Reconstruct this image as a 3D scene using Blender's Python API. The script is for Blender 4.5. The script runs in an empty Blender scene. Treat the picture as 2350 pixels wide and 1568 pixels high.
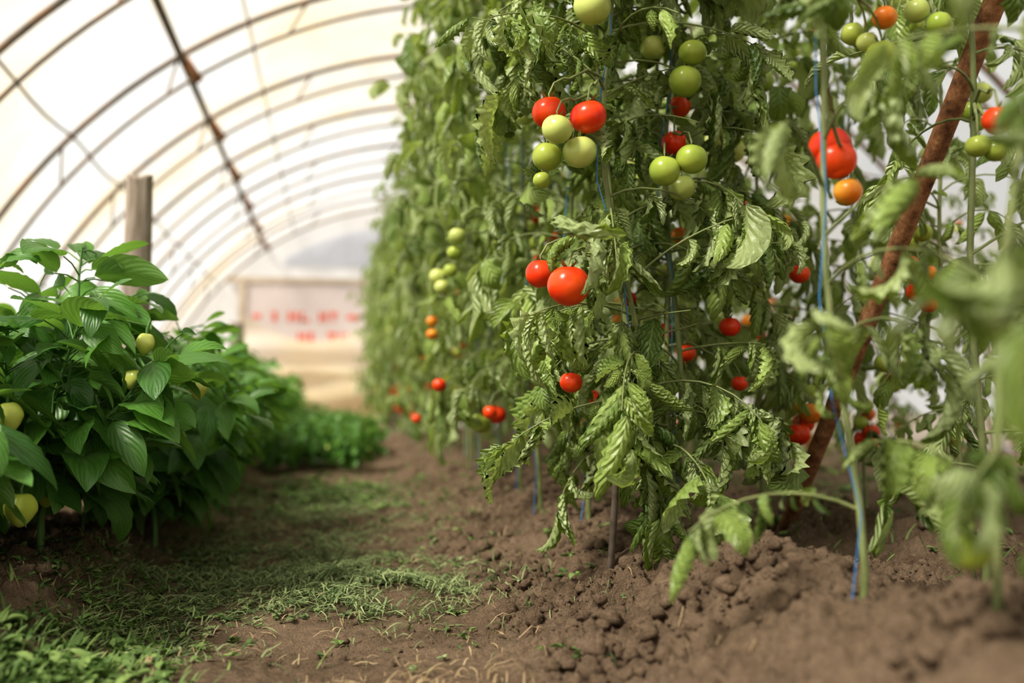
import bpy, math, random
import numpy as np
from mathutils import Vector
rng=np.random.default_rng(7)
def U(a,b): return float(rng.uniform(a,b))
def nrm(v):
    v=np.asarray(v,float); return v/(np.linalg.norm(v)+1e-9)
# ---------------------------------------------------------------- noise
def vnoise(x,y,seed=0):
    x=np.asarray(x,float);y=np.asarray(y,float)
    xi=np.floor(x).astype(np.int64);yi=np.floor(y).astype(np.int64)
    xf=x-xi;yf=y-yi
    def h(a,b):
        n=(a*374761393+b*668265263+seed*1442695041)&0xffffffff
        n=((n^(n>>13))*1274126177)&0xffffffff
        n=(n^(n>>16))&0xffffffff
        return n/4294967295.0
    sx=xf*xf*(3-2*xf);sy=yf*yf*(3-2*yf)
    return (h(xi,yi)*(1-sx)+h(xi+1,yi)*sx)*(1-sy)+(h(xi,yi+1)*(1-sx)+h(xi+1,yi+1)*sx)*sy
def ss(a,b,x):
    t=np.clip((x-a)/(b-a),0,1); return t*t*(3-2*t)
def clod(x,y,f,seed):
    n=vnoise(x*f,y*f,seed); return np.abs(n-.5)*2
def gz(x,y):
    x=np.asarray(x,float);y=np.asarray(y,float)
    wob=.05*(vnoise(y*1.3,y*0+3,5)-.5)
    left=.07*(1-ss(-.62,-.36,x+wob))
    near=1-ss(1.1,2.3,y)
    ridge=(.085+.055*near)*np.exp(-((x-.74+wob)/(.20+.05*near))**2)*(1-.4*ss(3,6,y))
    r2=.06*np.exp(-((x-1.45+wob)/.22)**2)
    base=.03*ss(.5,.8,x)
    und=.045*(vnoise(x*2.1,y*1.7,1)-.5)+.03*(vnoise(x*5.3,y*4.7,2)-.5)
    m=.35+.65*np.maximum(ss(.2,.5,x),1-ss(-.6,-.4,x))
    m2=m*(.3+1.5*vnoise(x*3,y*3,9))
    wx=x+.02*vnoise(x*30,y*30,21);wy=y+.02*vnoise(x*30,y*30,22)
    c=.046*(vnoise(wx*11,wy*11,3)-.5)+.030*(1-clod(wx,wy,24,4))*m2+.020*(1-clod(wx,wy,57,6))*m2+.013*(vnoise(wx*110,wy*110,7)-.5)
    c=c*np.clip(1.25-.06*y,.3,1)
    return left+ridge+r2+base+und*.8+c*m-.014
# ---------------------------------------------------------------- mesh builder
class MB:
    def __init__(s): s.V=[];s.F=[];s.M=[];s.UV=[];s.A=[];s.n=0
    def grid(s,P,mat=0,closed=False,var=None,flat=False):
        ni,nj=P.shape[:2]
        i=np.arange(ni-1)[:,None]
        if closed:
            j=np.arange(nj)[None,:];j2=(j+1)%nj
        else:
            j=np.arange(nj-1)[None,:];j2=j+1
        q=np.stack([i*nj+j,i*nj+j2,(i+1)*nj+j2,(i+1)*nj+j],-1).reshape(-1,4)
        uu=np.broadcast_to(np.linspace(0,1,nj)[None,:],(ni,nj));vv=np.broadcast_to(np.linspace(0,1,ni)[:,None],(ni,nj))
        s.V.append(P.reshape(-1,3));s.F.append(q+s.n);s.M.append(np.full(len(q),mat))
        s.UV.append(np.stack([uu,vv],-1).reshape(-1,2))
        s.A.append(np.full(ni*nj,U(0,1) if var is None else var));s.n+=ni*nj
    def tube(s,pts,r,mat=1,k=6,var=None,cap=False):
        pts=np.asarray(pts,float);n=len(pts)
        r=np.broadcast_to(np.asarray(r,float),(n,)).copy()
        if cap:
            pts=np.vstack([pts[:1],pts,pts[-1:]]);r=np.concatenate([[1e-4],r,[1e-4]]);n+=2
        T=np.gradient(pts,axis=0);
        if cap: T[0]=T[1]=pts[2]-pts[1];T[-1]=T[-2]=pts[-2]-pts[-3]
        T/=np.linalg.norm(T,axis=1)[:,None]+1e-9
        ref=np.array([0,0,1.]) if abs(T[:,2]).mean()<.7 else np.array([1.,0,0])
        A=np.cross(T,ref);A/=np.linalg.norm(A,axis=1)[:,None]+1e-9
        Bv=np.cross(T,A)
        a=np.arange(k)*2*math.pi/k
        P=pts[:,None,:]+r[:,None,None]*(np.cos(a)[None,:,None]*A[:,None,:]+np.sin(a)[None,:,None]*Bv[:,None,:])
        s.grid(P,mat,True,var)
    def mesh(s,name,mats):
        me=bpy.data.meshes.new(name)
        V=np.concatenate(s.V);F=np.concatenate(s.F);M=np.concatenate(s.M);UV=np.concatenate(s.UV);A=np.concatenate(s.A)
        me.vertices.add(len(V));me.vertices.foreach_set('co',V.ravel().astype(np.float32))
        me.loops.add(F.size);me.loops.foreach_set('vertex_index',F.ravel().astype(np.int32))
        me.polygons.add(len(F));me.polygons.foreach_set('loop_start',(np.arange(len(F))*4).astype(np.int32))
        me.polygons.foreach_set('material_index',M.astype(np.int32))
        me.polygons.foreach_set('use_smooth',np.ones(len(F),bool))
        uv=me.uv_layers.new(name='UVMap');uv.data.foreach_set('uv',UV[F.ravel()].ravel().astype(np.float32))
        at=me.attributes.new('var','FLOAT','POINT');at.data.foreach_set('value',A.astype(np.float32))
        for m in mats: me.materials.append(m)
        me.update(calc_edges=True)
        return me
    def obj(s,name,mats,loc=(0,0,0)):
        o=bpy.data.objects.new(name,s.mesh(name,mats));bpy.context.collection.objects.link(o);o.location=loc;return o
# ---------------------------------------------------------------- materials
class NT:
    def __init__(s,name):
        s.m=bpy.data.materials.new(name);s.m.use_nodes=True;s.t=s.m.node_tree;s.t.nodes.clear()
        s.out=s.n('ShaderNodeOutputMaterial')
    def n(s,ty,**k):
        o=s.t.nodes.new(ty)
        for a,b in k.items(): setattr(o,a,b)
        return o
    def l(s,a,b): s.t.links.new(a,b)
    def val(s,sock,x):
        if hasattr(x,'is_output') : s.l(x,sock)
        else: sock.default_value=x
    def math(s,op,a,b=0.0,c=0.0):
        o=s.n('ShaderNodeMath',operation=op);s.val(o.inputs[0],a);s.val(o.inputs[1],b);s.val(o.inputs[2],c);return o.outputs[0]
    def mix(s,f,a,b,bt='MIX'):
        o=s.n('ShaderNodeMix',data_type='RGBA',blend_type=bt);s.val(o.inputs[0],f)
        s.val(o.inputs[6],a if hasattr(a,'is_output') else (*a,1));s.val(o.inputs[7],b if hasattr(b,'is_output') else (*b,1));return o.outputs[2]
    def noise(s,scale,detail=4,rough=.55,vec=None):
        o=s.n('ShaderNodeTexNoise');o.inputs['Scale'].default_value=scale;o.inputs['Detail'].default_value=detail;o.inputs['Roughness'].default_value=rough
        if vec is not None: s.l(vec,o.inputs['Vector'])
        return o.outputs['Fac']
    def ramp(s,f,stops):
        o=s.n('ShaderNodeValToRGB');e=o.color_ramp.elements
        while len(e)<len(stops): e.new(.5)
        for i,(p,c) in enumerate(stops): e[i].position=p;e[i].color=(*c,1) if len(c)==3 else c
        s.l(f,o.inputs[0]);return o.outputs[0]
    def bump(s,h,st,dist=.01):
        o=s.n('ShaderNodeBump');o.inputs['Strength'].default_value=st;o.inputs['Distance'].default_value=dist;s.l(h,o.inputs['Height']);return o.outputs[0]
    def pr(s,col,rough=.5,normal=None,spec=.5,**k):
        p=s.n('ShaderNodeBsdfPrincipled');s.val(p.inputs['Base Color'],col if hasattr(col,'is_output') else (*col,1));s.val(p.inputs['Roughness'],rough)
        p.inputs['Specular IOR Level'].default_value=spec
        if normal is not None: s.l(normal,p.inputs['Normal'])
        for a,b in k.items(): p.inputs[a.replace('_',' ')].default_value=b
        return p.outputs[0]
    def fin(s,sh): s.l(sh,s.out.inputs[0]);return s.m
    def obj(s): return s.n('ShaderNodeTexCoord').outputs['Object']

def leaf_mat(name,dark,light,vein,under,trans,nv,slant,rough,spec,bumpst,tf=.30,vm=.5):
    t=NT(name)
    uv=t.n('ShaderNodeUVMap').outputs[0];sx=t.n('ShaderNodeSeparateXYZ');t.l(uv,sx.inputs[0])
    u=t.math('ABSOLUTE',t.math('SUBTRACT',sx.outputs[0],.5));v=sx.outputs[1]   # 0..0.5
    ph=t.math('FRACT',t.math('MULTIPLY',t.math('SUBTRACT',v,t.math('MULTIPLY',u,slant)),nv))
    side=t.math('ABSOLUTE',t.math('SUBTRACT',ph,.5))   # 0 at vein
    sv=t.math('SUBTRACT',1.0,t.math('MINIMUM',t.math('MULTIPLY',side,8.0),1.0))
    mv=t.math('SUBTRACT',1.0,t.math('MINIMUM',t.math('MULTIPLY',u,22.0),1.0))
    vn=t.math('MAXIMUM',sv,mv)
    at=t.n('ShaderNodeAttribute',attribute_name='var').outputs['Fac']
    nz=t.noise(9,3,.6,t.obj())
    f=t.math('ADD',t.math('MULTIPLY',at,.8),t.math('MULTIPLY',nz,.2))
    col=t.mix(f,dark,light)
    bf=t.n('ShaderNodeNewGeometry').outputs['Backfacing']
    col=t.mix(t.math('MULTIPLY',bf,.75),col,under)
    col=t.mix(t.math('MULTIPLY',vn,vm),col,vein)
    h=t.math('ADD',t.math('MULTIPLY',side,1.6),t.math('MULTIPLY',t.noise(120,2,.5,t.obj()),.35))
    b=t.bump(h,bumpst,.004)
    p=t.pr(col,rough,b,spec)
    tr=t.n('ShaderNodeBsdfTranslucent');t.l(t.mix(.5,col,trans),tr.inputs[0]);t.l(b,tr.inputs[1])
    mx=t.n('ShaderNodeMixShader');mx.inputs[0].default_value=tf;t.l(p,mx.inputs[1]);t.l(tr.outputs[0],mx.inputs[2])
    return t.fin(mx.outputs[0])
M_tleaf=leaf_mat('tomato_leaf_mat',(.060,.130,.024),(.42,.55,.145),(.48,.58,.23),(.48,.56,.27),(.53,.66,.06),7,.8,.42,.7,1.0,.37)
M_pleaf=leaf_mat('pepper_leaf_mat',(.022,.090,.016),(.14,.31,.055),(.20,.36,.10),(.20,.34,.11),(.32,.60,.04),5,1.3,.38,.55,.22,.32,.32)
def simple(name,a,b,scale,rough,bst=.2,spec=.5,det=4,vec=True,dist=.003,**k):
    t=NT(name);nz=t.noise(scale,det,.6,t.obj());c=t.ramp(nz,[(.3,a),(.7,b)])
    return t.fin(t.pr(c,rough,t.bump(nz,bst,dist),spec,**k))
M_tstem=simple('tomato_stem_mat',(.14,.17,.060),(.25,.28,.11),20,.6)
M_pstem=simple('pepper_stem_mat',(.06,.15,.03),(.12,.24,.06),20,.5)
def fruit_mat(name,a,b,rough=.27,sss=.12,scale=14):
    t=NT(name);nz=t.noise(scale,2,.5,t.obj());c=t.ramp(nz,[(.35,a),(.65,b)])
    return t.fin(t.pr(c,rough,t.bump(t.noise(60,2,.5,t.obj()),.04,.002),.42,Subsurface_Weight=sss,Subsurface_Scale=.01))
M_red=fruit_mat('tomato_red_mat',(.74,.030,.008),(.84,.095,.012))
M_or=fruit_mat('tomato_orange_mat',(.80,.13,.013),(.75,.36,.035))
M_gr=fruit_mat('tomato_green_mat',(.29,.38,.055),(.42,.49,.09))
M_yg=fruit_mat('tomato_pale_green_mat',(.46,.54,.14),(.56,.60,.19))
M_pep=fruit_mat('pepper_fruit_mat',(.48,.56,.09),(.62,.65,.17))
M_twine=simple('blue_twine_mat',(.03,.17,.45),(.06,.28,.60),200,.6)
TM=[M_tleaf,M_tstem,M_red,M_or,M_gr,M_yg,M_twine]
PM=[M_pleaf,M_pstem,M_pep]
# ---------------------------------------------------------------- leaf templates
def template(nv,nu,wr,roll,bend,twist,teeth,wave,fold,asym=0,nt=6):
    v=np.linspace(0,1,nv+1);u=np.linspace(-1,1,2*nu+1)
    w=wr*.5*np.sin(np.pi*np.clip(v,0,1)**.78)**.8
    w[0]=.004;w[-1]=.002
    saw=((v*nt)%1.0);w=w*(1+teeth*(saw-.5))
    phi=bend*v**1.2
    dv=1/nv
    cy=np.concatenate([[0],np.cumsum(np.cos(phi[:-1])*dv)]);cz=-np.concatenate([[0],np.cumsum(np.sin(phi[:-1])*dv)])
    env=np.sin(np.pi*np.clip(v*.9+.1,0,1))
    R=max(abs(roll),1e-3)*np.sign(roll if roll!=0 else 1)*(.35+.65*env)
    th=u[None,:]*R[:,None]
    xs=w[:,None]/R[:,None]*np.sin(th);zs=-w[:,None]/R[:,None]*(1-np.cos(th))
    zs=zs+fold*np.abs(u)[None,:]*w[:,None]
    zs=zs+wave*w[:,None]*np.cos(2*np.pi*nt*(v[:,None]-.4*np.abs(u)[None,:])+asym)*(.3+.7*np.abs(u)[None,:])
    tw=(twist*v)[:,None]
    x2=xs*np.cos(tw)-zs*np.sin(tw);z2=xs*np.sin(tw)+zs*np.cos(tw)
    P=np.zeros((nv+1,2*nu+1,3))
    P[:,:,0]=x2+.06*np.sin(v*3+asym)[:,None]
    P[:,:,1]=cy[:,None]+z2*np.sin(phi)[:,None]
    P[:,:,2]=cz[:,None]+z2*np.cos(phi)[:,None]
    return P
def tset(nv,nu,n,kind):
    L=[]
    for i in range(n):
        if kind=='t':
            r=U(1.0,3.6)*(-1 if rng.random()<.65 else 1)
            L.append(template(nv,nu,U(.48,.74),r,U(.2,2.5),U(-2.0,2.0),U(.2,.45),U(.10,.26),0,U(0,6),6))
        else:
            L.append(template(nv,nu,U(.42,.54),U(.1,.6),U(.2,1.6),U(-.7,.7),0,U(.03,.09),U(.15,.55),U(0,6),5))
    return L
TH=tset(18,5,50,'t');TL=tset(8,2,40,'t')
PH=tset(12,3,30,'p');PL=tset(7,2,20,'p')
def place(B,T,base,D,N,L,mat=0,var=None):
    D=nrm(D);N=np.asarray(N,float);N=N-D*np.dot(N,D)
    if np.linalg.norm(N)<1e-3: N=np.array([1,0,.1])-D*D[0]
    N=nrm(N);S=np.cross(D,N)
    B.grid(np.asarray(base)+L*(T[...,0:1]*S+T[...,1:2]*D+T[...,2:3]*N),mat,False,var)
# ---------------------------------------------------------------- fruits
def sphereish(B,c,R,mat,sq=.88,lob=5,la=.03,ns=16,nr=28,tilt=0.,prof=None,ph=0):
    a=np.linspace(0.001,math.pi-.001,ns);b=np.arange(nr)*2*math.pi/nr
    st=np.sin(a);ct=np.cos(a)
    r=R*(1+la*np.cos(lob*b+ph)[None,:]*(st[:,None]**.5)*(.4+.6*(ct[:,None]>-.2)))
    x=r*st[:,None]*np.cos(b);y=r*st[:,None]*np.sin(b)
    z=R*sq*(ct-.22*np.exp(-(a/.35)**2))[:,None]*np.ones(nr)
    if prof is not None:
        x=x*prof(ct)[:,None];y=y*prof(ct)[:,None]
    c1,s1=math.cos(tilt),math.sin(tilt)
    x,z=x*c1-z*s1,x*s1+z*c1
    B.grid(np.stack([x,y,z],-1)+np.asarray(c),mat,True)
def calyx(B,top,R,mat=1,n=5):
    a0=U(0,6)
    for i in range(n):
        a=a0+i*2*math.pi/n
        tt=template(4,1,.28,.3,-1.0 if rng.random()<.4 else 1.0,0,0,0,.1)
        place(B,tt,np.asarray(top)+[0,0,.001],(math.cos(a),math.sin(a),.25),(0,0,1),R*U(.6,.85),mat)
def tomato(B,c,R,mat,link=None):
    c=np.asarray(c,float);sq=U(.90,.98)
    sphereish(B,c,R,mat,sq,lob=int(rng.integers(4,7)),la=U(.01,.03),tilt=U(-.25,.25),ph=U(0,6))
    top=c+[0,0,R*sq*.80]
    calyx(B,top,R)
    if link is not None:
        link=np.asarray(link,float);mid=top+[0,0,.022]
        pts=[top-[0,0,.002],top+[0,0,.012],mid*.75+link*.25+[0,0,.008],mid*.3+link*.7+[0,0,.008],link]
        B.tube(pts,[.0022,.0022,.0022,.0025,.003],1)
# ---------------------------------------------------------------- tomato plants
def blocked(P,keep,m=.03):
    for c,R,aim in keep:
        d=P-c;t=np.dot(d,aim)
        if t<-.02 or t>.9: continue
        if np.linalg.norm(d-aim*t)<R*(1-.6*t)+m: return True
    return False
def compound(B,p,az,L,e0,e1,TS,ll,keep=(),pairs=4,tube_k=5):
    n=9;s=np.linspace(0,1,n);az2=az+U(-.7,.7)*s
    el=e0+(e1-e0)*s**.9;st=L/(n-1)
    d=np.stack([np.cos(el)*np.cos(az2),np.cos(el)*np.sin(az2),np.sin(el)],-1)
    pts=np.vstack([[p],p+np.cumsum(d[:-1]*st,axis=0)])
    if keep and (blocked(pts[-1],keep,.02) or blocked(pts[5],keep,.01)): return
    v=U(0,1)
    B.tube(pts,np.linspace(.0032,.0012,n),1,tube_k)
    out=np.array([math.cos(az),math.sin(az),0])
    def lf(i,sd,sc):
        P=pts[i];T=d[min(i,n-1)]
        side=nrm(np.cross(T,[0,0,1]))*sd
        D=side*.7+T*U(.2,.7)+np.array([0,0,-U(.2,1.7)])+rng.normal(0,.28,3)
        if sd==0: D=T+np.array([0,0,-.5])+rng.normal(0,.2,3)
        Lf=ll*sc*U(.65,1.3);D=nrm(D)
        if keep and (blocked(P+D*Lf*.5,keep) or blocked(P+D*Lf*.9,keep,.02)): return
        N=np.array([0,0,1.])+out*.5+rng.normal(0,.5,3)
        place(B,TS[int(rng.integers(len(TS)))],P+D*.006,D,N,Lf,0,min(max(v+U(-.4,.4),0),1))
    idx=np.linspace(2.5,7.2,pairs)
    for q,i in enumerate(idx):
        sc=[.65,.92,1.0,.95][min(q,3)]
        for sd in(-1,1): lf(int(round(i)),sd,sc)
        if pairs>3 and q<3:
            for sd in(-1,1):
                if rng.random()<.7: lf(int(round(i+.7)),sd,.36)
    lf(n-1,0,1.15)
def stem_pts(base,lean,H,n=26,wob=.015):
    z=np.linspace(0,1,n);ph=U(0,6);ph2=U(0,6)
    P=np.zeros((n,3));P[:,2]=base[2]-.03+z*H
    P[:,0]=base[0]+lean[0]*ss(0,.45,z)+wob*np.sin(z*17+ph)*z**.3
    P[:,1]=base[1]+lean[1]*ss(0,.45,z)+wob*np.sin(z*14+ph2)*z**.3
    return P
def at_h(P,z):
    return np.array([np.interp(z,P[:,2],P[:,k]) for k in range(3)])
WZ=2.5
def tomato_plant(base,H=2.1,lean=(0,0),nleaf=34,TS=None,ll=.10,fruits=(),rand=6,low=.27,stems=1,spread=1.,pairs=4,twine=True,aim_pt=None,bias=None,keepx=(),sr=.0075,pb=.3,kf=True,top=1.0,seed=None,tw=.0014):
    global rng
    if seed is not None: rng=np.random.default_rng(seed)
    B=MB();TS=TL if TS is None else TS
    base=np.asarray(base,float);SP=[]
    for k in range(stems):
        b=base+np.array([U(-.04,.04),U(-.04,.04),0])*(k>0)
        l=(lean[0]+(U(-.08,.12) if k else 0),lean[1]+(U(-.06,.1) if k else 0))
        P=stem_pts(b,l,H*(1 if k==0 else .9));SP.append(P)
        B.tube(P,np.linspace(sr,.0032,len(P)),1,8)
    keep=[]
    for (x,y,z,R,m) in fruits:
        c=np.array([x,y,z])
        if aim_pt is not None and kf: keep.append((c,R,nrm(np.array(aim_pt)-c)))
    for c,R in keepx: keep.append((np.array(c),R,nrm(np.array(aim_pt)-np.array(c))))
    for k,P in enumerate(SP):
        zz=np.linspace(base[2]+low,base[2]+H*top-.03,nleaf)
        a=U(0,6)
        for i,z in enumerate(zz):
            a+=2.4+U(-.5,.5)
            if bias is not None and rng.random()<pb: a=bias+U(-.8,.8)
            f=(z-base[2])/H
            L=U(.20,.36)*spread*(1 if f<.85 else .7)
            e0=U(.0,.9) if f<.85 else U(.6,1.2)
            e1=U(-1.5,-.4) if rng.random()<.8 else U(-.4,.3)
            if f>.93: e1=U(-.6,.6)
            compound(B,at_h(P,z+U(-.01,.01)),a,L,e0,e1,TS,ll*(1 if f<.9 else .7),keep,pairs)
    for (x,y,z,R,m) in fruits:
        c=np.array([x,y,z]);P=min(SP,key=lambda P:np.linalg.norm(at_h(P,z+.06)-c))
        s=at_h(P,z+.09);ln=c+[0,0,R+.035];ln=ln+(s-ln)*.35
        B.tube([ln,(ln+s)/2+[0,0,.02],s],[.003,.0035,.004],1,5)
        tomato(B,c,R,m,ln)
    for k in range(rand):
        f=.18+.72*k/max(rand-1,1)+U(-.04,.04);z=base[2]+H*f
        P=SP[int(rng.integers(len(SP)))];s=at_h(P,z);a=U(0,6.28)
        o=np.array([math.cos(a),math.sin(a),0]);e=s+o*U(.08,.17)+[0,0,-.02]
        B.tube([s,s*.5+e*.5+[0,0,.025],e,e+[0,0,-.09]],[.004,.0035,.003,.002],1,5)
        ripe=f<.42
        for q in range(int(rng.integers(2,6))):
            a2=q*2.4+U(0,1);R=U(.022,.034)
            c=e+[math.cos(a2)*R*.95,math.sin(a2)*R*.95,-.03-.028*q]
            r=rng.random()
            m=(2 if r<.42 else 3 if r<.70 else 4) if ripe else (2 if r<.05 else 3 if r<.14 else 5 if r<.5 else 4)
            tomato(B,c,R,m,e+[0,0,-.02*q])
    if twine:
        n=16;z=np.linspace(0,1,n);Pm=SP[0]
        pts=[]
        for i,t in enumerate(z):
            zc=base[2]-.02+t*(WZ-base[2]);q=at_h(Pm,min(zc,Pm[-1,2]))
            off=-.035*(1-t)
            pts.append([q[0]+off*.7+.012*math.sin(i*2.1),q[1]-.02+.012*math.cos(i*2.1),zc])
        B.tube(pts,tw,6,5)
    return B
def gzf(x,y): return float(gz(x,y))
R_,O_,G_,Y_=2,3,4,5
AIM=(0,0,.47)
pipe_k=[((1.24,2.647-(z-.03)*.834,z),.03) for z in (.35,.45,.78,.86,.94,1.02,1.10,1.18)]
hero_f=[(.436,1.973,1.038,.036,R_),(.503,1.912,1.015,.037,R_),(.433,1.886,.980,.030,Y_),(.426,1.949,.940,.030,G_),(.487,1.919,.945,.035,Y_),(.433,2.032,.910,.019,G_),
(.422,1.995,.707,.031,R_),(.456,1.889,.671,.042,R_),(.498,2.045,.484,.024,R_),(.509,1.898,1.237,.038,Y_)]
back_f=[(.779,2.054,1.214,.031,G_),(.763,2.060,1.150,.036,G_),(.72,2.15,1.256,.030,Y_),(.688,1.985,.930,.033,G_),(.744,1.974,.955,.033,G_),(.758,2.074,.915,.03,Y_),
(.82,2.253,1.153,.027,R_),(.775,2.166,1.04,.030,R_),(.734,2.397,.70,.02,R_),(.738,2.5,.65,.021,O_),(.823,2.385,.619,.022,R_),(.842,2.284,.56,.023,R_),(.945,2.262,.623,.026,R_),(.849,2.473,.785,.018,Y_),(.858,2.365,.86,.022,O_),(.969,2.265,.487,.02,R_)]
b=(.69,2.05,gzf(.69,2.05));tomato_plant(b,2.25,(-.12,-.03),58,TH,.122,hero_f,0,.20,2,1.06,4,True,AIM,bias=4.0,keepx=[(f[:3],f[3]*.9) for f in back_f],seed=101,pb=.35).obj('tomato_plant',TM)
b=(.80,2.22,gzf(.80,2.22));tomato_plant(b,2.25,(-.02,0),46,TH,.115,back_f,0,.22,2,1.06,4,True,AIM,keepx=[(f[:3],f[3]) for f in hero_f],seed=102).obj('tomato_plant',TM)
near_f=[(.795,1.481,.86,.034,R_),(.80,1.47,.835,.033,R_),(.814,1.461,.782,.023,O_),(.924,1.525,1.10,.021,O_),(.92,1.53,1.037,.026,G_),(.905,1.55,1.065,.018,Y_),(.895,1.58,1.09,.02,G_)]
kr=[((1.064,2.516,1.122),.045),((1.129,2.554,1.149),.045),((1.203,2.8,1.036),.03),((1.155,2.317,.763),.03)]
b=(.75,1.33,gzf(.75,1.33));tomato_plant(b,2.25,(-.02,.08),27,TH,.10,near_f,0,.14,1,.88,4,True,AIM,bias=4.4,keepx=[(f[:3],f[3]) for f in back_f if f[0]>.8]+kr+pipe_k,sr=.006,seed=103,tw=.0010).obj('tomato_plant',TM)
b=(.71,.98,gzf(.71,.98));tomato_plant(b,2.2,(.08,.0),32,TL,.085,[(.664,.958,.289,.022,G_)],0,.12,1,.62,4,False,AIM,bias=4.6,sr=.005,pb=.5,kf=False,keepx=pipe_k[2:],seed=104).obj('tomato_plant',TM)
b=(.66,.60,gzf(.66,.60));tomato_plant(b,2.1,(.03,.0),28,TL,.085,[],0,.32,1,.75,4,False,AIM,bias=2.6,sr=.005,pb=.5,seed=105).obj('tomato_plant',TM)
b=(1.15,1.62,gzf(1.15,1.62));tomato_plant(b,2.2,(0,0),32,TL,.10,[(1.05,1.412,.897,.024,R_),(1.083,1.509,.881,.021,G_),(1.113,1.504,.873,.02,G_),(1.02,1.58,1.14,.022,Y_),(1.05,1.56,1.11,.022,G_)],0,.25,1,1.,4,False,AIM,keepx=pipe_k+kr,seed=106).obj('tomato_plant',TM)
b=(1.2,2.65,gzf(1.2,2.65));tomato_plant(b,2.2,(0,0),38,TL,.11,[(1.064,2.516,1.122,.036,Y_),(1.129,2.554,1.149,.031,G_),(1.055,2.617,1.172,.022,Y_),(1.122,2.55,1.207,.024,G_),(1.203,2.8,1.036,.024,R_),(1.155,2.317,.763,.026,R_),(1.10,2.5,1.34,.026,Y_),(1.15,2.5,1.31,.028,G_),(1.12,2.46,.93,.025,O_)],1,.3,1,1,4,False,AIM,seed=107).obj('tomato_plant',TM)
rows=[((.70,2.68),[(.464,2.618,1.246,.025,G_),(.528,2.606,1.264,.026,G_),(.501,2.563,1.206,.031,Y_),(.50,2.6,.40,.02,R_)]),
((.66,3.12),[(.375,3.0,.946,.027,Y_),(.37,3.02,.897,.024,G_),(.477,3.0,.408,.022,R_)]),
((.68,3.55),[(.37,3.45,.497,.025,R_),(.37,3.5,.882,.031,Y_),(.38,3.46,.84,.028,Y_),(.41,3.47,.90,.026,G_)]),
((.68,4.0),[(.39,3.9,.703,.024,O_),(.39,3.9,.755,.024,O_)]),
((.68,4.5),[(.38,4.5,.36,.022,R_)])]
allr=[f for _,fr in rows for f in fr]
for i,((x,y),fr) in enumerate(rows):
    kx=[(f[:3],f[3]*.8) for f in allr if f not in fr and f[1]>y-.1]
    tomato_plant((x,y,gzf(x,y)),2.45,(-.05,0),52,TL,.115,fr,4,.32,1,1.15,4,True,AIM,bias=3.4,keepx=kx,seed=200+i).obj('tomato_plant',TM)
variants=[tomato_plant((0,0,0),2.25+.07*i,(.05*math.cos(i),.05*math.sin(i)),46,TL,.115,(),7,.32,1,1.15,3,twine=(i%2==0),seed=300+i).mesh('tomato_plant',TM) for i in range(6)]
def inst(me,x,y,name,s=1.,dz=0):
    o=bpy.data.objects.new(name,me);bpy.context.collection.objects.link(o)
    o.location=(x,y,gzf(x,y)+dz);o.rotation_euler=(0,0,U(0,6.28));o.scale=(s,s,s);return o
y=5.0
while y<13.9: inst(variants[int(rng.integers(6))],.72+U(-.09,.06),y,'tomato_plant',U(.93,1.03));y+=.42
y=2.3
while y<13.9: inst(variants[int(rng.integers(6))],1.6+U(-.08,.08),y,'tomato_plant',U(.86,.96));y+=.55
y=2.2
while y<13.9: inst(variants[int(rng.integers(6))],2.6+U(-.08,.08),y,'tomato_plant',U(.50,.62));y+=.7
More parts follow.
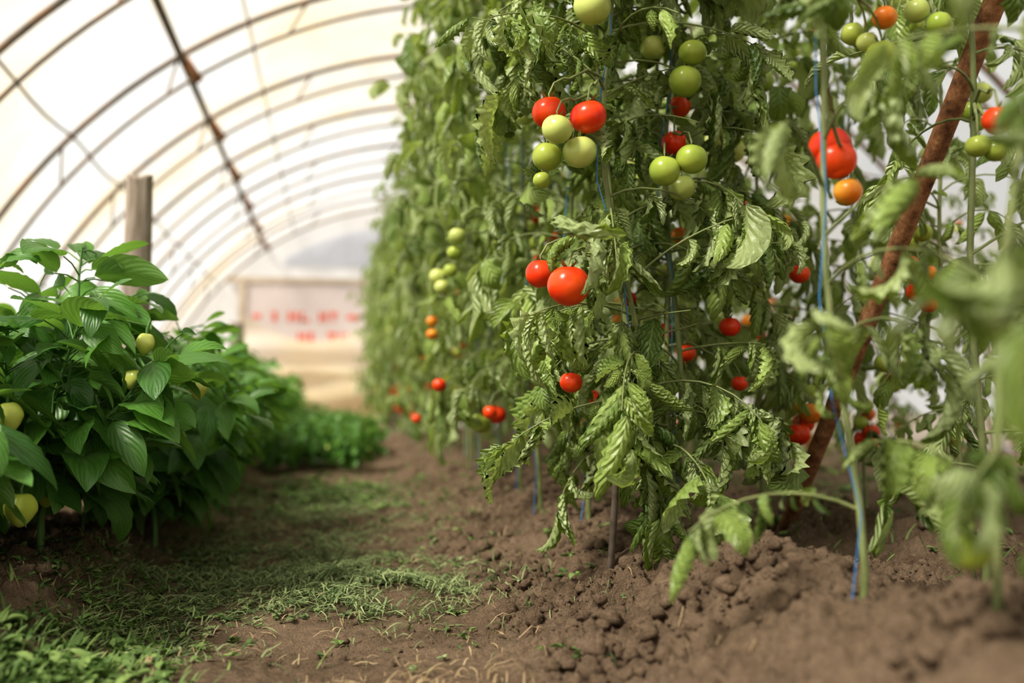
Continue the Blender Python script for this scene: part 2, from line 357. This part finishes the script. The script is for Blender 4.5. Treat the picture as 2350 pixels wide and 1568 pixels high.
# ---------------------------------------------------------------- pepper plants
def pepper(B,c,R,tilt=0):
    c=np.asarray(c,float)
    sphereish(B,c,R,2,1.2,lob=4,la=.10,tilt=tilt,ph=U(0,6),prof=lambda ct:1-.34*np.clip(-ct,0,1)**1.2)
    top=c+[math.sin(-tilt)*R,0,R*1.2*.8*math.cos(tilt)]
    sphereish(B,top,R*.42,1,.3,la=.1,ns=6,nr=10)
    B.tube([top,top+[0,0,.012],top+[.006,.004,.032]],[.004,.0035,.003],1,6)
def pepper_plant(base,H=.66,rad=.28,n=110,TS=None,fruits=(),rand=4,ll=.14,aim=None,nkeep=0,seed=None):
    global rng
    if seed is not None: rng=np.random.default_rng(seed)
    B=MB();TS=PL if TS is None else TS;base=np.asarray(base,float)
    keep=[]
    for (x,y,z,R) in fruits[:nkeep]:
        c=np.array([x,y,z])
        if aim is not None: keep.append((c,R*.45,nrm(np.array(aim)-c)))
    fork=base+[U(-.02,.02),U(-.02,.02),.12]
    B.tube([base-[0,0,.03],base+[0,0,.06],fork],[.009,.008,.007],1,8)
    nb=8;BR=[]
    for i in range(nb):
        a=i*2*math.pi/nb+U(-.4,.4);r=rad*U(.45,1.0);h=H*U(.45,.97)-.12
        if i==0: r*=.25;h=H-.12
        t=np.linspace(0,1,10)
        P=fork+np.stack([np.cos(a+.5*t)*r*t**.8,np.sin(a+.5*t)*r*t**.8,h*t**1.15],-1)+rng.normal(0,.004,(10,3))
        P[0]=fork
        BR.append(P);B.tube(P,np.linspace(.0055,.0028,10),1,6)
    for i in range(n):
        P=BR[i%nb];t=(1-rng.random()**1.1)*.92+.08;k=t*9;i0=min(int(k),8);p=P[i0]+(P[i0+1]-P[i0])*(k-i0)
        a=U(0,6.28);o=nrm(p-base-[0,0,.15]);o[2]*=.3
        dr=nrm(np.array([math.cos(a),math.sin(a),0])+o*1.2)
        pe=U(.03,.09);e=p+dr*pe+[0,0,U(-.02,.03)]
        D=dr+np.array([0,0,U(-1.2,.3) if t<.85 else U(-.7,.7)])
        L=ll*U(.5,1.3)*(1 if t<.95 else .6)
        if keep and (blocked(e+nrm(D)*L*.5,keep,.02) or blocked(e+nrm(D)*L*.9,keep,.01) or blocked(e,keep,.01)): continue
        if e[2]+D[2]*L<base[2]+.0 : D[2]=-abs(D[2])*.2
        B.tube([p,(p+e)/2+[0,0,.006],e],[.0022,.0018,.0016],1,5)
        place(B,TS[int(rng.integers(len(TS)))],e,D,np.array([0,0,1.])+rng.normal(0,.4,3),L,0)
    for (x,y,z,R) in fruits:
        c=np.array([x,y,z]);al=np.concatenate(BR);al=al[al[:,2]>z];
        t=c+[0,0,R*1.3+.02]
        q=al[np.argmin(np.linalg.norm(al-t,axis=1))] if len(al) else fork
        pepper(B,c,R,U(-.2,.2));B.tube([t-[0,0,.008],(t+q)/2+[0,0,.01],q],[.003,.003,.003],1,5)
    for k in range(rand):
        P=BR[k%nb];p=P[int(rng.integers(4,8))];R=U(.022,.028);c=p+[U(-.03,.03),U(-.03,.03),-R*1.3-.03]
        pepper(B,c,R,U(-.3,.3));B.tube([c+[0,0,R*1.2],p],[.003,.003],1,5)
    return B
PA=(0,0,.47)
ph=[((-.78,1.95),.60,.33,[(-.619,2.1,.415,.026),(-.6,2.12,.232,.030)],1,.135),
((-.63,2.38),.67,.32,[(-.40,2.28,.57,.021),(-.43,2.32,.49,.022),(-.60,2.3,.244,.024)],2,.138),
((-.49,3.0),.63,.31,[(-.341,2.707,.478,.027),(-.608,2.72,.257,.024)],1,.132),
((-1.02,2.5),.62,.33,[],0,.13),((-.76,2.8),.62,.30,[],0,.13),((-.95,3.1),.60,.33,[],0,.13),((-.48,3.5),.60,.32,[],0,.13)]
for i,((x,y),H,rad,fr,nk,l) in enumerate(ph):
    pepper_plant((x,y,gzf(x,y)),H,rad,380,PH,fr,1 if i else 0,l,PA,nk,seed=400+i).obj('pepper_plant',PM)
pv=[pepper_plant((0,0,0),.50+.03*i,.33,210,PL,(),3,.135,seed=500+i).mesh('pepper_plant',PM) for i in range(4)]
y=4.1
while y<13.6:
    if abs(y-8.4)<.1: y+=.15
    inst(pv[int(rng.integers(4))],-.66+U(-.05,.05),y,'pepper_plant',U(1.0,1.15) if y<8 else U(.9,1.0));y+=.42
y=1.7
while y<13.6: inst(pv[int(rng.integers(4))],-1.45+U(-.07,.07),y,'pepper_plant',U(.85,1.0));y+=.5
y=6.2
while y<13:
    inst(pv[int(rng.integers(4))],U(-.02,.25),y,'pepper_plant',U(.45,.6));inst(pv[int(rng.integers(4))],U(-.40,-.15),y+.3,'pepper_plant',U(.5,.75));y+=.40
# ---------------------------------------------------------------- ground
def axis(segs):
    out=[]
    for a,b_,st in segs: out.append(np.arange(a,b_,st))
    out.append([segs[-1][1]]);return np.concatenate(out)
gx=axis([(-14,-3,.8),(-3,-1.4,.08),(-1.4,-.9,.02),(-.9,1.7,.006),(1.7,2.6,.03),(2.6,5.4,.15),(5.4,16,.8)])
gy=axis([(-8,-1,.5),(-1,.7,.06),(.7,3.4,.006),(3.4,5.5,.018),(5.5,16,.06),(16,40,1.5)])
X,Y=np.meshgrid(gx,gy)
B=MB();B.grid(np.stack([X,Y,gz(X,Y)],-1),0)
t=NT('soil_mat');oc=t.obj()
n1=t.noise(3.2,6,.6,oc);n2=t.noise(45,6,.7,oc);n3=t.noise(260,4,.7,oc);n4=t.noise(6,5,.65,oc)
c=t.ramp(n2,[(.28,(.062,.038,.023)),(.55,(.215,.147,.095)),(.8,(.42,.315,.215))])
c=t.mix(t.ramp(n1,[(.42,(0,0,0)),(.68,(.7,.7,.7))]),c,(.35,.25,.168))
c=t.mix(.4,c,t.ramp(n3,[(.3,(.055,.035,.024)),(.7,(.46,.34,.235))]))
c=t.mix(t.ramp(n4,[(.52,(0,0,0)),(.68,(.6,.6,.6))]),c,(.09,.057,.037))
hh=t.math('ADD',t.math('MULTIPLY',n2,.8),t.math('MULTIPLY',n3,.5))
M_soil=t.fin(t.pr(c,.95,t.bump(hh,1.0,.018),.15))
B.obj('soil_ground',[M_soil])
# clods
ct=[]
for i in range(14):
    a=np.linspace(0.01,math.pi-.01,7);b_=np.arange(9)*2*math.pi/9
    P=np.stack([np.sin(a)[:,None]*np.cos(b_),np.sin(a)[:,None]*np.sin(b_),np.cos(a)[:,None]*np.ones(9)*.75],-1)
    P*=1+.7*(rng.random(P.shape[:2])[...,None]-.5)
    P[0]=P[0].mean(0);P[-1]=P[-1].mean(0);ct.append(P*np.array([U(.8,1.3),U(.8,1.2),1]))
B=MB()
for i in range(19000):
    z=rng.random()
    if z<.66: x=rng.normal(.68,.28);y=.95+3.2*rng.random()**1.4
    elif z<.8: x=rng.normal(-.58,.12);y=1.6+2.6*rng.random()
    else: x=U(-.4,1.6);y=1.1+4*rng.random()**1.3
    if not -1.2<x<1.9 or vnoise(x*7,y*7,31)<.42: continue
    s=.0016+.0035*rng.random()**2+.018*rng.random()**10;s=s*(.6+.4*(x>.3 or x<-.45))
    a=U(0,6.28);ca,sa=math.cos(a),math.sin(a);P=ct[int(rng.integers(14))]
    P=np.stack([P[...,0]*ca-P[...,1]*sa,P[...,0]*sa+P[...,1]*ca,P[...,2]],-1)*s
    B.grid(P+np.array([x,y,gzf(x,y)+s*.15]),0,True)
B.obj('soil_clods',[M_soil])
# ---------------------------------------------------------------- grass clippings, weeds, straw
def gm(name,a,b_,rough=.6):
    t=NT(name);at=t.n('ShaderNodeAttribute',attribute_name='var').outputs['Fac'];c=t.mix(at,a,b_)
    p=t.pr(c,rough,None,.3);tr=t.n('ShaderNodeBsdfTranslucent');t.l(c,tr.inputs[0]);mx=t.n('ShaderNodeMixShader');mx.inputs[0].default_value=.25
    t.l(p,mx.inputs[1]);t.l(tr.outputs[0],mx.inputs[2]);return t.fin(mx.outputs[0])
M_clip=gm('grass_clipping_mat',(.060,.105,.035),(.36,.42,.20));M_weed=gm('weed_mat',(.07,.14,.035),(.27,.37,.12));M_straw=gm('straw_mat',(.34,.24,.13),(.58,.45,.27))
def blade(B,x,y,L,w,up,mat=0,lift=.004):
    a=U(0,6.28);n=5;t=np.linspace(0,1,n);cv=U(-1.2,1.2)
    ang=a+cv*t;dx=np.cumsum(np.cos(ang))*L/n;dy=np.cumsum(np.sin(ang))*L/n
    px=x+dx*(1-up*.6);py=y+dy*(1-up*.6)
    z0=gzf(x,y);z=(z0+up*L*t*(1.25-.45*t) if up>.15 else gz(px,py)+lift+.010*np.sin(t*3.1)*U(0,1.5))
    ww=w*(1-t**3*.95)*.5
    nx=-np.sin(ang)*ww;ny=np.cos(ang)*ww
    P=np.stack([np.stack([px-nx,py-ny,z],-1),np.stack([px+nx,py+ny,z+w*.3],-1)],1)
    B.grid(P,mat)
def sprout(x,y,s):
    z=gzf(x,y)
    for q in range(int(rng.integers(4,9))):
        a=U(0,6.28);place(B,TL[0] if rng.random()<.2 else PL[int(rng.integers(20))],(x,y,z+.2*s*rng.random()+.003),(math.cos(a),math.sin(a),U(.1,1.0)),(0,0,1),s*U(.5,1.1),0)
B=MB()
def patch(n,cx,cy,sx,sy,L0,L1,w,up,th=.5,fq=9,lk=.95):
    for i in range(n):
        x=rng.normal(cx,sx);y=rng.normal(cy,sy)
        if y<1.3 or not -1<x<1.2: continue
        d=vnoise(x*fq,y*fq,40)+.35*(vnoise(x*25,y*25,41)-.5)
        if d<th and rng.random()<lk: continue
        blade(B,x,y,U(L0,L1),U(.6,1.4)*w,up if rng.random()<.85 else .4,0,U(.001,.022))
patch(5600,-.08,2.75,.20,.40,.03,.085,.0028,0,.54,6)
patch(2800,.08,2.35,.12,.12,.03,.09,.003,0,.49,7)
patch(2600,-.36,2.35,.12,.30,.02,.07,.003,.2,.52,7)
patch(7000,.02,4.6,.27,.6,.03,.07,.004,.3,.48,4)
patch(2300,-.1,3.7,.24,.35,.02,.06,.003,.05,.5)
for i in range(700): blade(B,U(-.6,.6),U(1.5,4.5),U(.01,.04),.002,0)
for i in range(900):
    x=rng.normal(-.16,.25);y=rng.normal(2.6,.45)
    if vnoise(x*7,y*7,40)>.5: sprout(x,y,U(.008,.026))
B.obj('grass_clippings',[M_clip])
B=MB()
for i in range(460): sprout(rng.normal(-.46,.11),rng.normal(1.53,.17),U(.015,.045))
for i in range(900): blade(B,rng.normal(-.46,.12),rng.normal(1.53,.18),U(.03,.075),U(.003,.006),U(.2,.9))
for i in range(280): sprout(rng.normal(-.44,.1),rng.normal(2.2,.35),U(.01,.032))
for i in range(380): blade(B,rng.normal(-.45,.1),rng.normal(2.2,.35),U(.03,.07),U(.002,.004),U(.1,.9))
for i in range(170): sprout(U(-.5,.35),U(1.8,4.8),U(.008,.024))
for i in range(300): sprout(rng.normal(.02,.26),rng.normal(4.9,.5),U(.02,.055))
for i in range(170): sprout(U(.4,1.9),U(1.9,4.5),U(.012,.035))
for i in range(800): blade(B,U(1.0,2.6),U(1.6,6),U(.03,.10),U(.003,.005),U(.3,.9))
for i in range(400): sprout(U(1.0,4.5),U(2.5,9),U(.03,.09))
for (x,y) in((.38,1.62),(.40,1.60),(.36,1.66)): sprout(x,y,.03)
B.obj('weeds',[M_weed])
B=MB()
for i in range(1200):
    x,y=(rng.normal(-.1,.35),U(1.3,4.5)) if rng.random()<.85 else (rng.normal(.15,.08),rng.normal(1.55,.12))
    blade(B,x,y,U(.01,.08),U(.0012,.003),0,0,U(.002,.009))
for (x,y) in((-.01,1.62),(-.3,1.75),(.02,1.50),(.33,1.9)): blade(B,x,y,.06,.01,0,0,.008)
B.obj('straw_litter',[M_straw])
# ---------------------------------------------------------------- tunnel frame
XC,ZC,RR=1.2,-.53,3.9;YE=14.8
t=NT('rusty_pipe_mat');nz=t.noise(7,6,.7,t.obj());c=t.ramp(nz,[(.3,(.10,.088,.078)),(.5,(.18,.14,.11)),(.62,(.25,.145,.08)),(.75,(.18,.155,.13))])
M_pipe=t.fin(t.pr(c,.7,t.bump(nz,.4,.004),.4))
t=NT('rust_mat');nz=t.noise(30,6,.75,t.obj());c=t.ramp(nz,[(.32,(.09,.045,.028)),(.5,(.28,.13,.06)),(.7,(.50,.28,.15))])
M_rust=t.fin(t.pr(c,.85,t.bump(nz,.6,.004),.3))
B=MB()
def arc(a,R): return [XC+R*math.cos(a),ZC+R*math.sin(a)]
ys=[6.7+1.52*k for k in range(-6,6)]
for y in ys:
    for R,r in((RR,.021),(RR-.17,.014)):
        B.tube([[arc(a,R)[0],y,arc(a,R)[1]] for a in np.linspace(.1,math.pi-.1,70)],r,0,8)
    for i in range(12):
        a=.25+i*(math.pi-.5)/11;a2=a+.055
        p,q=arc(a,RR),arc(a2,RR-.17);B.tube([[p[0],y,p[1]],[q[0],y,q[1]]],.009,0,5)
    p,q=arc(2.165,RR-.03),arc(2.165,RR-.20);B.tube([[p[0],y,p[1]],[q[0],y,q[1]]],.03,1,8,cap=True)
def lg(x,r,z=None,sag=0,off=.05):
    z=ZC+math.sqrt(RR*RR-(x-XC)**2)-off if z is None else z
    yy=np.linspace(-2.5,YE-.02,60);B.tube([[x,q,z-sag*abs(math.sin((q-6.7)/1.52*math.pi))] for q in yy],r,0,8)
lg(-.975,.026);lg(-1.62,.009,sag=.05);lg(-.55,.007,sag=.04);lg(1.2,.024);lg(3.4,.02);lg(-2.2,.007,sag=.04)
for x in(.60,.74,1.3,2.5): lg(x,.003,WZ)
for x in (.6,.74,1.3,2.5):
    for y in ys: B.tube([[x,y,WZ],[x,y,ZC+math.sqrt((RR-.17)**2-(x-XC)**2)]],.002,0,4)
B.obj('greenhouse_frame',[M_pipe,M_rust])
B=MB();pb=np.array([1.24,2.647,.03]);pt=np.array([1.24,.72,2.34]);B.tube([pb+(pt-pb)*q for q in np.linspace(0,1,12)],.0215,0,14,cap=True);B.obj('rusty_prop_pipe',[M_rust])
# ---------------------------------------------------------------- plastic
def plastic(name,base,alt,transp,ns=.5,transl=.72,grime=None,wb=.15,r0=.46,r1=.66):
    t=NT(name);oc=t.obj();nz=t.noise(ns,3,.5,oc)
    c=t.mix(t.ramp(nz,[(r0,(0,0,0)),(r1,(1,1,1))]),base,alt)
    if grime is not None: c=t.mix(t.ramp(t.noise(ns*2.7,5,.6,oc),[(.4,(0,0,0)),(.75,(1,1,1))]),c,grime)
    w=t.n('ShaderNodeTexWave');w.inputs['Scale'].default_value=1.2;w.inputs['Distortion'].default_value=6;t.l(oc,w.inputs['Vector'])
    b=t.bump(w.outputs['Fac'],wb,.03)
    tl=t.n('ShaderNodeBsdfTranslucent');t.l(c,tl.inputs[0]);t.l(b,tl.inputs[1])
    df=t.pr(c,.35,b,.4)
    m1=t.n('ShaderNodeMixShader');m1.inputs[0].default_value=transl;t.l(df,m1.inputs[1]);t.l(tl.outputs[0],m1.inputs[2])
    tp=t.n('ShaderNodeBsdfTransparent');tp.inputs[0].default_value=(.95,.95,.95,1)
    m2=t.n('ShaderNodeMixShader');m2.inputs[0].default_value=transp;t.l(m1.outputs[0],m2.inputs[1]);t.l(tp.outputs[0],m2.inputs[2])
    return t.fin(m2.outputs[0])
M_film=plastic('plastic_film_mat',(.63,.65,.67),(.74,.60,.34),.45,.45,.42,(.54,.545,.55),.15,.47,.64)
M_end=plastic('end_film_mat',(.84,.84,.84),(.88,.86,.82),.15,.5,.55)
B=MB();al=np.linspace(.06,math.pi-.06,90);yy=np.linspace(-2.6,YE+.02,220)
A2,Y2=np.meshgrid(al,yy);Rf=RR+.026-.02*np.sin((Y2-6.7)/1.52*math.pi)**2
B.grid(np.stack([XC+Rf*np.cos(A2),Y2,ZC+Rf*np.sin(A2)],-1),0);B.obj('greenhouse_plastic_cover',[M_film])
def endwall(name,y):
    B=MB();xs=np.linspace(-2.66,5.06,60);h=ZC+np.sqrt(np.maximum((RR+.01)**2-(xs-XC)**2,0))
    s=np.linspace(0,1,30)[:,None];B.grid(np.stack([np.broadcast_to(xs,(30,60)),y+.02*np.sin(xs*9+s*4)+0*s,-.02+s*(h+.02)],-1),0);B.obj(name,[M_end])
endwall('wall_back',YE);endwall('wall_front',-2.6)
M_blue=plastic('grey_window_mat',(.66,.69,.76),(.72,.75,.80),.12)
M_door=plastic('door_film_mat',(.94,.88,.87),(.95,.90,.88),.16)
M_cream=plastic('cream_sheet_mat',(.94,.90,.80),(.94,.85,.62),.18,.8,.65,None,.04)
M_yel=plastic('yellow_sheet_mat',(.88,.70,.38),(.93,.82,.58),.15,.8,.6,None,.04)
M_wood=simple('weathered_wood_mat',(.13,.10,.08),(.36,.30,.25),18,.85,.5,.2,8)
M_plank=simple('plank_mat',(.45,.36,.28),(.60,.52,.44),10,.8,.2,.2)
M_ink=simple('red_ink_mat',(.70,.10,.07),(.78,.18,.12),8,.6)
def box(B,x0,x1,y0,y1,z0,z1,mat=0):
    for P in ([[x0,y0,z0],[x1,y0,z0],[x0,y0,z1],[x1,y0,z1]],[[x1,y1,z0],[x0,y1,z0],[x1,y1,z1],[x0,y1,z1]],
        [[x0,y1,z0],[x0,y0,z0],[x0,y1,z1],[x0,y0,z1]],[[x1,y0,z0],[x1,y1,z0],[x1,y0,z1],[x1,y1,z1]],
        [[x0,y0,z1],[x1,y0,z1],[x0,y1,z1],[x1,y1,z1]],[[x0,y1,z0],[x1,y1,z0],[x0,y0,z0],[x1,y0,z0]]):
        B.grid(np.array(P,float).reshape(2,2,3),mat)
B=MB();xs=np.linspace(-.7,3.0,40);h=ZC+np.sqrt((RR-.35)**2-(xs-XC)**2);s=np.linspace(0,1,4)[:,None]
B.grid(np.stack([np.broadcast_to(xs,(4,40)),YE-.04+0*s*xs,2.38+s*np.maximum(h-2.38,0)],-1),0);B.obj('window_1',[M_blue])
B=MB();box(B,-1.5,1.25,YE-.12,YE-.05,2.12,2.20);box(B,-1.32,-1.22,YE-.12,YE-.05,0,2.12);box(B,.80,.92,YE-.14,YE-.05,0,2.12,1);B.obj('door_frame',[M_plank,M_wood])
B=MB();box(B,-1.22,.80,YE-.09,YE-.06,.05,2.12)
def strokes(z,x,items,hh):
    for w,kind in items:
        a,b_=YE-.10,YE-.092
        if kind=='L': box(B,x,x+w*.3,a,b_,z,z+hh,1);box(B,x,x+w,a,b_,z,z+hh*.3,1)
        elif kind=='H': box(B,x,x+w*.3,a,b_,z,z+hh,1);box(B,x+w*.7,x+w,a,b_,z,z+hh,1);box(B,x+w*.3,x+w*.7,a,b_,z+hh*.35,z+hh*.65,1)
        elif kind=='T': box(B,x,x+w,a,b_,z+hh*.6,z+hh,1);box(B,x+w*.35,x+w*.65,a,b_,z,z+hh*.6,1)
        elif kind=='O': box(B,x,x+w,a,b_,z,z+hh,1)
        elif kind=='D': box(B,x,x+w,a,b_,z+hh*.3,z+hh*.7,1)
        x+=w+.04
strokes(1.56,-1.12,[(.12,'D'),(.08,'_'),(.06,'O'),(.08,'_'),(.14,'H'),(.12,'L'),(.06,'_'),(.12,'H'),(.10,'T'),(.06,'_'),(.16,'D'),(.05,'_'),(.12,'H'),(.12,'T')],.15)
strokes(1.28,-.48,[(.12,'H'),(.06,'O'),(.12,'_'),(.14,'T'),(.10,'H')],.13)
B.obj('door_1',[M_door,M_ink])
B=MB();u=np.linspace(0,1,60)[None,:];s=np.linspace(0,1,30)[:,None]
xx=-1.2+2.0*u+0*s;top=1.62-.42*np.sin(u*math.pi)**1.0*(1-.3*u);bot=.80+.05*np.sin(u*5)
zz=top*(1-s)+bot*s-.10*np.sin(u*math.pi)*np.sin(s*math.pi)
sag=(u-.5)**2*4
yy2=YE-.35-.05*np.sin(s*9-sag*4)-.03*np.sin(u*9)
B.grid(np.stack([xx,yy2,zz],-1),0)
xx=-.78+1.52*u+.03*np.sin(s*8);zz=(.86-.1*u)*(1-s)+(.42-.42*u**.7+.02)*s;yy2=YE-.45-.05*np.sin(s*8+u*6)-.04*np.sin(u*8-s*3)
B.grid(np.stack([xx,yy2,zz],-1),1);B.obj('draped_plastic_sheet',[M_cream,M_yel])
# ---------------------------------------------------------------- wooden posts
def post(x,y,H,r,lean=(0,0)):
    z0=gzf(x,y)-.1;n=40;k=40;z=np.linspace(0,1,n);a=np.arange(k)*2*math.pi/k
    A3,Z3=np.meshgrid(a,z)
    rad=r*(1.05-.12*Z3)*(1+.05*np.cos(3*A3+1)+.06*(vnoise(A3*6,Z3*3,11)-.5)+.035*(vnoise(A3*16,Z3*2.5,12)-.5))
    top=z0+H+.1
    P=np.stack([x+lean[0]*Z3+rad*np.cos(A3),y+lean[1]*Z3+rad*np.sin(A3),z0+(top-z0)*Z3+(Z3>.99)*.012*np.cos(A3*2)],-1)
    B=MB();B.grid(P,0,True)
    cp=P[-1];c=cp.mean(0)+[0,0,.006];B.grid(np.stack([cp,c+(cp-c)*.6+[0,0,.006],c+(cp-c)*.01],0),1,True)
    return B
t=NT('post_wood_mat');oc=t.obj();mp=t.n('ShaderNodeMapping');mp.inputs['Scale'].default_value=(1,1,.06);t.l(oc,mp.inputs[0])
g=t.noise(70,6,.7,mp.outputs[0]);g2=t.noise(6,3,.6,oc);c=t.ramp(g,[(.33,(.08,.06,.05)),(.5,(.33,.27,.22)),(.7,(.55,.47,.40))]);c=t.mix(t.math('MULTIPLY',g2,.5),c,(.30,.24,.195))
M_post=t.fin(t.pr(c,.9,t.bump(g,.9,.006),.15))
for x,y,H,r in((-.705,3.8,1.18,.05),(-.76,8.4,1.0,.055),(-.78,12.6,.72,.06)):
    post(x,y,H,r,(U(-.01,.01),0)).obj('wooden_post',[M_post,M_wood])
B=MB();B.tube([[.60,2.12,gzf(.6,2.12)-.03],[.62,2.12,.3],[.65,2.13,.62]],[.008,.008,.007],0,8,cap=True);B.obj('wooden_stake',[M_wood])
# ---------------------------------------------------------------- light
w=bpy.data.worlds.new('sky');bpy.context.scene.world=w;w.use_nodes=True
nt=w.node_tree;bg=nt.nodes['Background'];bg.inputs[0].default_value=(1,.99,.97,1);bg.inputs[1].default_value=.72
sl=bpy.data.lights.new('sun','SUN');sl.energy=9.4;sl.angle=math.radians(14);sl.color=(1,.95,.85)
so=bpy.data.objects.new('sun',sl);bpy.context.collection.objects.link(so);so.rotation_euler=(math.radians(22),math.radians(-38),0)
# ---------------------------------------------------------------- camera
cam=bpy.data.cameras.new('camera');co=bpy.data.objects.new('camera',cam);bpy.context.collection.objects.link(co)
co.location=(0,0,.45);co.rotation_euler=(math.radians(93.28),0,math.radians(-10.3));cam.lens=35;cam.sensor_width=36
cam.dof.use_dof=True;cam.dof.focus_distance=2.03;cam.dof.aperture_fstop=1.5;cam.clip_start=.02
bpy.context.scene.camera=co
vs=bpy.context.scene.view_settings;vs.view_transform='Standard'
try: vs.look='Medium High Contrast'
except Exception as e: print(e)
vs.exposure=.33
